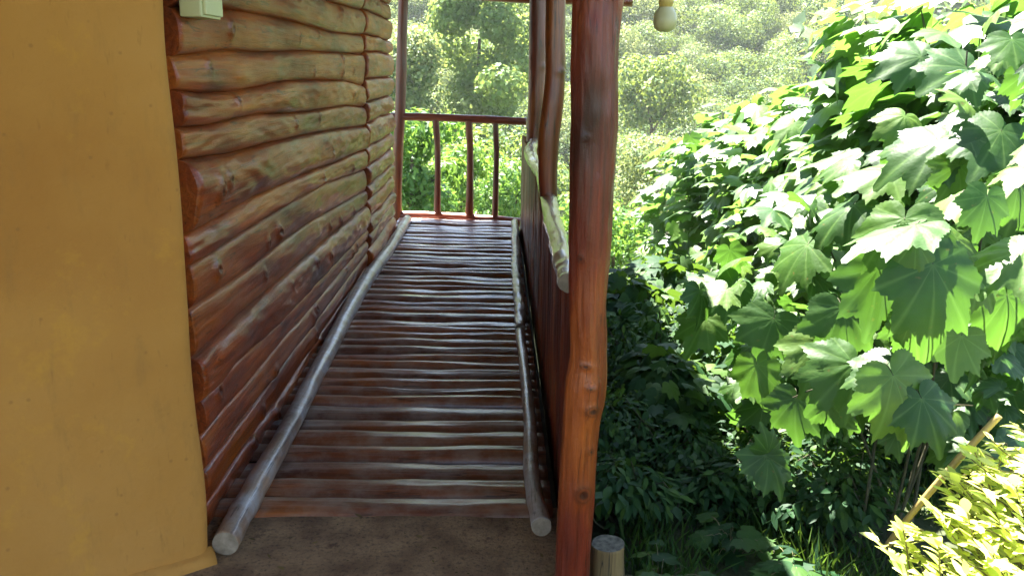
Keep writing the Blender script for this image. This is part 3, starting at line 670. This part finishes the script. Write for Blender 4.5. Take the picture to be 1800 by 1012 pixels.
# near shrub whose biggest leaves hang over the thicket
def near_shrub():
    c = C2(1640, 2.75); gz = float(H(*c)); root = empty('broadleaf_shrub', (c[0], c[1], gz), 'nearest big-leaved shrub with huge drooping lobed leaves, one blown white by sun', 'shrub', G1)
    rd = random.Random(77); P, D, Nn, S, T, st = [], [], [], [], [], []
    # (px, py, depth, length, down angle px-direction, facing)   leaf base point and screen direction of tip
    hero = [(1610, 395, 2.15, .27, (-.9, .25), .9), (1590, 385, 2.2, .24, (-.2, .6), 1.0), (1610, 420, 2.15, .17, (-.1, .9), .5), (1640, 465, 2.15, .245, (.02, 1), .15), (1545, 470, 2.3, .26, (-.1, 1), .25),
            (1600, 560, 2.3, .17, (.3, 1), .3), (1690, 590, 2.3, .16, (-.3, 1), .35), (1720, 480, 2.3, .15, (.5, .8), .5), (1735, 345, 2.2, .16, (-.25, 1), .4), (1690, 340, 2.35, .24, (-.9, .3), 1.0), (1800, 440, 2.2, .22, (-.7, .5), .9), (1560, 640, 2.3, .20, (-.6, .5), .9), (1570, 660, 2.25, .26, (.35, .9), .2),
            (1500, 640, 2.5, .22, (-.7, .6), .3), (1440, 600, 2.7, .24, (-.3, .9), .2), (1620, 700, 2.25, .2, (.3, .9), .2), (1345, 800, 2.6, .13, (-.3, 1), .25), (1350, 805, 2.6, .16, (.5, .9), .25), (1350, 795, 2.6, .12, (-.1, -.9), .3),
            (1770, 520, 2.4, .26, (.1, 1), .2), (1720, 560, 2.6, .28, (.2, 1), .2), (1430, 330, 3.3, .24, (-.8, .5), .9), (1500, 360, 2.9, .24, (-.6, .5), .9), (1420, 430, 3.0, .24, (-.5, .6), .7), (1360, 560, 3.1, .22, (-.4, .9), .3),
            (1290, 500, 3.5, .24, (-.6, .5), .5), (1240, 560, 3.6, .22, (-.5, .8), .4), (1330, 640, 3.1, .22, (.1, 1), .2), (1480, 540, 2.7, .26, (.2, 1), .3), (1400, 700, 2.9, .20, (-.2, 1), .2), (1450, 700, 2.6, .18, (.6, .7), .3), (1650, 250, 2.7, .26, (-.8, .3), .6), (1760, 230, 2.6, .28, (-.5, .6), .3),
            (1560, 300, 2.9, .25, (-.9, .3), .9), (1480, 270, 3.3, .24, (-.7, .3), .8), (1700, 120, 3.0, .28, (-.9, .35), .2), (1620, 100, 3.2, .26, (-.9, .3), .3), (1790, 320, 2.5, .26, (.4, .9), .2), (1680, 420, 2.5, .26, (.7, .6), .3)]
    foot = Vector((c[0], c[1], gz-.05)); right = CR @ Vector((1, 0, 0)); upv = CR @ Vector((0, 1, 0)); fw = CR @ Vector((0, 0, -1))
    for (px, py, dep, ln, (dx, dy), fc) in hero:
        p = at(px, py, dep); d = (right*dx-upv*dy-fw*rd.uniform(-.1, .35)).normalized()
        nn = Vector((0, 0, 1))*fc-fw*(1-fc)*1.0+Vector((rd.gauss(0, .12), rd.gauss(0, .12), rd.gauss(0, .12)))
        P.append(p); D.append(d); Nn.append(nn); S.append(ln*(.92 if py == 465 else .74)); T.append(rd.uniform(.2, .9))
        q = p-d*.07+fw*.12-Vector((0, 0, .07)); st.append(([p, p-d*.03+fw*.03, q], .0018, .0022))
    for (px, py, dep) in ((1640, 440, 2.3), (1560, 620, 2.5), (1740, 330, 2.45), (1450, 420, 3.0), (1350, 560, 3.2), (1700, 90, 3.0)):
        e = at(px, py, dep); st.append(([foot+Vector((rd.uniform(-.1, .1), rd.uniform(-.1, .1), 0)), foot.lerp(e, .5)+Vector((.12, .1, .1)), e], .006, .003))
    for i in range(850):       # ordinary leaves behind the hero ones
        px, py = rd.uniform(1230, 1860), rd.uniform(-60, 820); dep = 2.45+rd.random()*1.2+(1800-px)/650
        if py < 150+(1650-px)*.75 or (py > 560 and px < 1290) or (py > 740 and rd.random() < .5): continue
        p = at(px, py, dep); d = Vector((rd.gauss(-.4, .5), rd.gauss(-.4, .5), rd.uniform(-.9, .1))); P.append(p); D.append(d); Nn.append(Vector((rd.gauss(0, .3), rd.gauss(-.3, .3), 1))); S.append(rd.uniform(.07, .145)); T.append(rd.random())
    tubes('stem', st, M['stem'], root); link('foliage', leaf_mesh('foliage', PAH, P, D, Nn, S, T), M['big'], root)
near_shrub()

# small-leaved thicket under and behind them
TH = [(1100, 5.0, 470, .31, .55, 700, .10, 'blue green shrub of small lobed leaves pressing against the thick post'),
      (1215, 5.4, 455, .45, .55, 700, .10, 'green shrub of small lobed leaves between the post and the big-leaved row'),
      (1175, 3.9, 610, .29, .45, 520, .085, 'shaded shrub of small lobed leaves halfway down beside the post'),
      (1300, 4.0, 590, .36, .45, 520, .085, 'shaded shrub of small lobed leaves under the hanging foliage'),
      (1120, 6.0, 455, .46, .7, 1900, .055, 'bluish green small-leaved shrub directly behind the thick post'),
      (1180, 7.6, 410, .8, .9, 1900, .07, 'light green small-leaved shrub catching sun beside the forest view'),
      (1105, 4.4, 560, .28, .6, 1700, .045, 'dark small-leaved bush in deep shade low behind the post'),
      (1230, 4.6, 520, .55, .6, 1900, .05, 'dark tangled bush in the middle of the shaded thicket'),
      (1350, 4.2, 600, .5, .5, 1700, .05, 'dark bush right of the tangled one with specks of sun'),
      (1480, 3.9, 640, .5, .5, 1500, .05, 'shaded bush beneath the drooping lobed leaves'),
      (1640, 3.6, 650, .5, .5, 1400, .05, 'dark bush behind the slanting cut stick'),
      (1135, 3.05, 800, .21, .26, 700, .06, 'low dark leafy clump beside the foot of the thick post'),
      (1260, 3.10, 815, .32, .26, 700, .06, 'low dark leafy clump behind the weed with one pale stalk'),
      (1400, 3.05, 800, .32, .26, 700, .06, 'low dark leafy clump beneath the drooping pair of lobed leaves'),
      (1530, 2.95, 830, .26, .26, 600, .06, 'low dark leafy clump touching the lower end of the slanting stick'),
      (1120, 3.5, 690, .24, .4, 1300, .045, 'low dark bush just right of the foot of the thick post'),
      (1240, 3.5, 720, .36, .4, 1300, .045, 'low dark bush behind the lobed weed'),
      (1370, 3.4, 740, .36, .4, 1300, .045, 'low dark bush under the pair of light green lobed leaves'),
      (1500, 3.2, 760, .36, .4, 1300, .045, 'low dark bush left of the slanting cut stick')]
for k, (px, D, ty, rx, ry, n, s, lab) in enumerate(TH):
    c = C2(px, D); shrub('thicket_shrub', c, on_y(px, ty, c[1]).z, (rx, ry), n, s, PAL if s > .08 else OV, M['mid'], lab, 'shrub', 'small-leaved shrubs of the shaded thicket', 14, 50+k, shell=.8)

# sunlit yellow-green bush at the lower right
def bright_bush():
    c = C2(1760, 1.95); gz = float(H(*c)); root = empty('sunlit_bush', (c[0], c[1], gz), 'bright yellow green bush of small pointed leaves at the lower right corner', 'bush')
    rd = random.Random(4); P, D, Nn, S, T, st = [], [], [], [], [], []; right = CR @ Vector((1, 0, 0)); foot = Vector((c[0]+.25, c[1]-.1, gz))
    tips = [(1540, 945, 1.95), (1590, 990, 1.9), (1615, 930, 2.0), (1660, 850, 2.0), (1640, 895, 1.95), (1700, 800, 2.05), (1740, 770, 2.05), (1790, 750, 2.05), (1700, 900, 1.9), (1760, 850, 1.9), (1820, 800, 1.95), (1650, 960, 1.85), (1720, 960, 1.8), (1790, 920, 1.8), (1840, 880, 1.85), (1700, 1010, 1.75), (1780, 1000, 1.7), (1830, 960, 1.75), (1630, 1020, 1.8), (1850, 740, 2.0)]
    tips += [(px+rd.uniform(-45, 60), py+rd.uniform(-5, 60), d+rd.uniform(-.05, .2)) for (px, py, d) in tips for _ in range(5) if px > 1600]
    for (px, py, dep) in tips:
        e = at(px, py, dep); b = e+Vector((rd.uniform(.05, .2), rd.uniform(.0, .15), -rd.uniform(.08, .2))); st.append(([b.lerp(foot, .5), b, e], .003, .0015))
        ax = (e-b).normalized()
        for i in range(15):
            t = (i+1)/15; p = b.lerp(e, t); side = 1 if i % 2 else -1; sv_ = ax.cross(Vector((0, 0, 1))).normalized()*side
            d = ax*.7+sv_*.8+Vector((rd.gauss(0, .15), rd.gauss(0, .15), rd.gauss(.05, .2)))
            if i == 14: d = ax
            P.append(p); D.append(d); Nn.append(Vector((rd.gauss(-.2, .25), rd.gauss(.15, .25), 1))); S.append(rd.uniform(.034, .058)); T.append(rd.random())
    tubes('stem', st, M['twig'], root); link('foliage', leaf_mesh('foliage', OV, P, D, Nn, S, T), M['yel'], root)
bright_bush(); litter()
stickm = plain('peeled stick', (.22, .16, .05), (.34, .25, .09), 14, .5, .2)
o = pole('stick', [tuple(at(1560, 958, 2.25)), tuple(at(1600, 905, 2.2)), tuple(at(1680, 812, 2.13)), tuple(at(1757, 730, 2.08))], [.0085, .008, .0085, .008], stickm, None, 40, seg=12, lump=.1, knots=[(.7, 1, .01)])
tag(o, 'slanting pale cut stick poking out of the sunlit bush', 'stick')
o = pole('bare_twig', [tuple(at(1580, 690, 2.6)), tuple(at(1622, 693, 2.6)), tuple(at(1655, 708, 2.6)), tuple(at(1710, 712, 2.65))], [.006, .004, .004, .002], stickm, None, 30, seg=8, lump=.2)
tag(o, 'thin pale bare twig lying level in the dark thicket', 'twig')

# low weeds and grass in the shade
WD = [(1165, 945, 2.75, .17, 'spreading blue green weed with lobed leaves right of the stump'), (1130, 1000, 2.6, .15, 'low broad-leaved weed at the bottom edge near the stump'), (1290, 925, 3.0, .12, 'small weed with one pale stalk in the middle of the shaded grass'), (1400, 960, 2.8, .13, 'small leafy weed in the shaded grass left of the bright bush')]
for k, (px, py, D, r, lab) in enumerate(WD):
    b = at(px, py, D); rd = random.Random(k); gz = float(H(b.x, b.y)); root = empty('weed', (b.x, b.y, gz), lab, 'weed', 'weeds in the shaded grass'); P, D_, Nn, S, T, st = [], [], [], [], [], []
    for i in range(26):
        a = rd.uniform(0, 6.28); q = r*rd.uniform(.1, .9); p = Vector((b.x+math.cos(a)*q, b.y+math.sin(a)*q, gz+rd.uniform(.03, .12))); P.append(p); D_.append((math.cos(a), math.sin(a), rd.uniform(-.3, .1))); Nn.append((0, -.2, 1)); S.append(rd.uniform(.04, .075)); T.append(rd.random()); st.append(([Vector((b.x, b.y, gz-.02)), Vector((b.x, b.y, gz)).lerp(p, .6)+Vector((0, 0, .03)), p], .002, .001))
    tubes('stem', st, M['twig'], root, 5); link('foliage', leaf_mesh('foliage', PAL, P, D_, Nn, S, T), M['mid'], root)
def grass():
    rg = np.random.default_rng(5); n = 26000; x = rg.uniform(.45, 3.2, n); y = rg.uniform(1.2, 5.0, n); z = H(x, y)
    dens = np.array([noise.noise(Vector((a*1.7, b*1.7, 0))) for a, b in zip(x, y)]) > -.25; x, y, z = x[dens], y[dens], z[dens]; n = len(x)
    tpl = (np.array([(-.03, 0, 0), (.03, 0, 0), (.022, .5, .0), (-.022, .5, .0), (0, 1, -.18)]), [(0, 1, 2, 3), (3, 2, 4)], np.zeros(5))
    D = np.stack([rg.normal(0, .45, n), rg.normal(0, .45, n), np.ones(n)], -1); Nn = np.stack([rg.normal(0, 1, n), rg.normal(0, 1, n), rg.uniform(.1, .5, n)], -1)
    o = link('grass', leaf_mesh('grass', tpl, np.stack([x, y, z-.01], -1), D, Nn, rg.uniform(.05, .17, n), rg.random(n)), M['mid']); tag(o, 'thin shaded green grass under the shrubs', 'grass', kind='stuff')
grass()

# ------------------------------------------------------------ forest
def crown_mesh(name, seed, rx, rz, n, leaf, lob=9, tpl=BL, tall=0):
    rg = np.random.default_rng(seed); P = []; Nn = []
    L = [(rg.normal(0, .42)*rx, rg.normal(0, .42)*rx, rg.uniform(-.55, .6)*rz, rg.uniform(.34, .55)) for _ in range(lob)]+[(0, 0, .35*rz, .55), (0, 0, -.1*rz, .6)]
    if tall: L = [(rg.normal(0, .34)*rx*(1-.6*abs(t)), rg.normal(0, .34)*rx*(1-.6*abs(t)), t*rz*.85, rg.uniform(.24, .40)) for t in np.linspace(-.9, 1, lob)]
    per = n//len(L)
    for (a, b, c, q) in L:
        v = rg.normal(size=(per, 3)); v /= np.linalg.norm(v, axis=1, keepdims=True); rr = q*rx*(1-.45*rg.random(per)**2.2)
        bump = 1+.16*np.sin(v[:, 0]*7+seed)*np.sin(v[:, 1]*6)*np.sin(v[:, 2]*8+1)
        P.append(np.array([a, b, c])+v*(rr*bump)[:, None]*np.array([1, 1, .82])); Nn.append(v)
    P = np.concatenate(P); Nn = np.concatenate(Nn); n = len(P)
    D = np.cross(Nn, rg.normal(size=(n, 3)))+Nn*.25+np.array([0, 0, -.25]); Nn = Nn+rg.normal(0, .55, (n, 3))+np.array([0, 0, .5])
    return leaf_mesh(name, tpl, P, D, Nn, rg.uniform(.6, 1.3, n)*leaf, rg.random(n))
def trunk_mesh(h, r, seed, br=5, spread=2):
    rd = random.Random(seed); paths = [([Vector((0, 0, -.6)), Vector((rd.uniform(-.2, .2), 0, h*.5)), Vector((rd.uniform(-.3, .3), rd.uniform(-.3, .3), h))], r, r*.35)]
    for k in range(br):
        a = rd.uniform(0, 6.28); z = h*rd.uniform(.45, .8); paths.append(([Vector((0, 0, z)), Vector((math.cos(a)*spread*.5, math.sin(a)*spread*.5, z+spread*.5)), Vector((math.cos(a)*spread, math.sin(a)*spread, z+spread*.95))], r*.45, r*.12))
    return paths
variants = []
for k in range(6):
    cm = crown_mesh('crown', 100+k, 4.2, 3.6+.4*(k % 3), 6500, .27, 13); cm.materials.append(M['farb'] if k in (2, 5) else M['far'])
    t = tubes('trunk', trunk_mesh(6, .22, k), M['bark']); tm = t.data; bpy.data.objects.remove(t); variants.append((cm, tm, 6.2))
def put_tree(name, loc, sc, rz, var, label, group, zs=1):
    cm, tm, ch = variants[var]; root = empty(name, loc, label, 'tree', group); root.rotation_euler = (0, 0, rz); root.scale = (sc, sc, sc*zs)
    for nm, me, z in (('trunk', tm, 0), ('crown', cm, ch)):
        o = bpy.data.objects.new(nm, me); COL.objects.link(o); o.parent = root; o.location = (0, 0, z)
rd = random.Random(21); cnt = 0; y = 56
def hill_label(x, y, v, s):
    kind = ['rounded green', 'broad green', 'pale yellowish', 'tall green', 'bushy green', 'pale olive'][v]
    px = 900+F*(x/y-.02)
    where = 'above the end railing' if px < 930 else 'left of the thick post' if px < 1090 else 'near the hanging lamp' if px < 1290 else 'behind the big-leaved shrubs'
    hgt = 'at the foot of' if y < 68 else 'low on' if y < 85 else 'halfway up' if y < 110 else 'well up' if y < 140 else 'high on'
    size = 'small ' if s/(.28+.0036*y) < .85 else 'large ' if s/(.28+.0036*y) > 1.07 else ''
    return size+kind+' tree '+hgt+' the far hill '+where
KL = ['green leafy tree in the hazy forest covering the far hillside']
while y < 205 and cnt < 290:
    step = 6.6*(.28+.0036*y); x = -.19*y+rd.uniform(0, step)
    while x < .385*y and cnt < 290:
        xx, y2 = x+rd.uniform(-.3, .3)*step, y+rd.uniform(-.3, .3)*step; s = rd.uniform(.72, 1.2)*(.28+.0036*y)
        put_tree('forest_tree', (xx, y2, float(H(xx, y2))-1.2*s), s, rd.uniform(0, 6.28), (vv := rd.randrange(6)), hill_label(xx, y2, vv, s), 'trees on the far hillside'); cnt += 1
        x += step*rd.uniform(.8, 1.15)
    y += step*.88
print('forest trees', cnt)
# forest beyond and beside, too far or too hidden to single out
def far_wood():
    rg = np.random.default_rng(9); P = []; Nn = []
    for _ in range(900):
        y = rg.uniform(60, 330); x = rg.uniform(-1.3, 1.5)*y
        if y < 200 and -.2*y < x < .39*y: continue
        r = rg.uniform(4, 7); v = rg.normal(size=(120, 3)); v /= np.linalg.norm(v, axis=1, keepdims=True); v[:, 2] = abs(v[:, 2]); P.append(np.array([x, y, float(H(x, y))+2])+v*r*np.array([1, 1, .9])); Nn.append(v+rg.normal(0, .4, (120, 3)))
    P = np.concatenate(P); Nn = np.concatenate(Nn); n = len(P); D = np.cross(Nn, rg.normal(size=(n, 3)))
    o = link('far_forest', leaf_mesh('far_forest', BL, P, D, Nn, rg.uniform(1.0, 2.0, n), rg.random(n)), M['far']); tag(o, 'far forest canopy reading as one green mass over the ridge', 'forest', kind='stuff')
far_wood()
# the trees that stand out
def named_tree(px, py_c, D, rx, rz, n, leaf, label, seed, mat, tall=0, tpl=BL, lob=14, name='valley_tree'):
    c = at(px, py_c, D); gz = float(H(c.x, c.y)); root = empty(name, (c.x, c.y, gz), label, 'tree'); me = crown_mesh('crown', seed, rx, rz, n, leaf, lob, tpl, tall); o = link('crown', me, mat); o.parent = root; o.location = (0, 0, c.z-gz)
    h = max(1.5, c.z-gz+rz*.3); t = tubes('trunk', trunk_mesh(h, .05*rx+.03, seed, 7, rx*.6), M['bark']); t.parent = root
named_tree(835, 130, 36, 3.1, 4.6, 26000, .17, 'big rounded tree with yellow green sunlit top left of the posts', 301, M['feather'], 1, lob=20)
named_tree(735, 150, 33, 1.9, 2.4, 9000, .15, 'pale yellow green tree seen just right of the far left post', 302, M['farb'], 0)
named_tree(1150, 320, 26, 1.55, 1.9, 9000, .10, 'thin pale airy tree below the hanging lamp with branches showing', 303, M['farb'], 0)
named_tree(900, 300, 30, 2.0, 1.8, 9000, .14, 'dark green tree low behind the far right balusters', 304, M['far'], 0)
named_tree(1150, 160, 48, 2.3, 2.2, 8000, .2, 'round green tree on the lower hillside below and left of the lamp', 305, M['far'], 0)
named_tree(725, 300, 15, .75, 1.3, 3200, .14, 'leafy green young tree directly behind the left end of the railing', 306, M['young'], 0, OV, name='young_tree')
named_tree(805, 320, 17, .75, 1.0, 2600, .15, 'bright light green leafy young tree between the left and middle balusters', 307, M['young'], 0, OV, name='young_tree')
named_tree(890, 350, 20, 1.2, .9, 4000, .13, 'bushy green young tree behind the right baluster', 308, M['young'], 0, OV, name='young_tree')
named_tree(1080, 420, 13, .8, .6, 3000, .12, 'sunny green bushy sapling just right of the thick post', 309, M['young'], 0, OV, name='young_tree')

# ------------------------------------------------------------ haze
def haze():
    box_ = box('haze', (-425, -125, -15.5), (425, 425, 98), None, None, 0)
    m, n, out = newmat('haze'); v = N(n, 'ShaderNodeVolumePrincipled'); v.inputs['Color'].default_value = (.88, .94, 1, 1); v.inputs['Density'].default_value = .00045; v.inputs['Anisotropy'].default_value = .3
    n.links.new(v.outputs[0], out.inputs['Volume']); box_.data.materials.append(m); tag(box_, 'pale haze in the valley air', 'haze', kind='stuff')
haze()
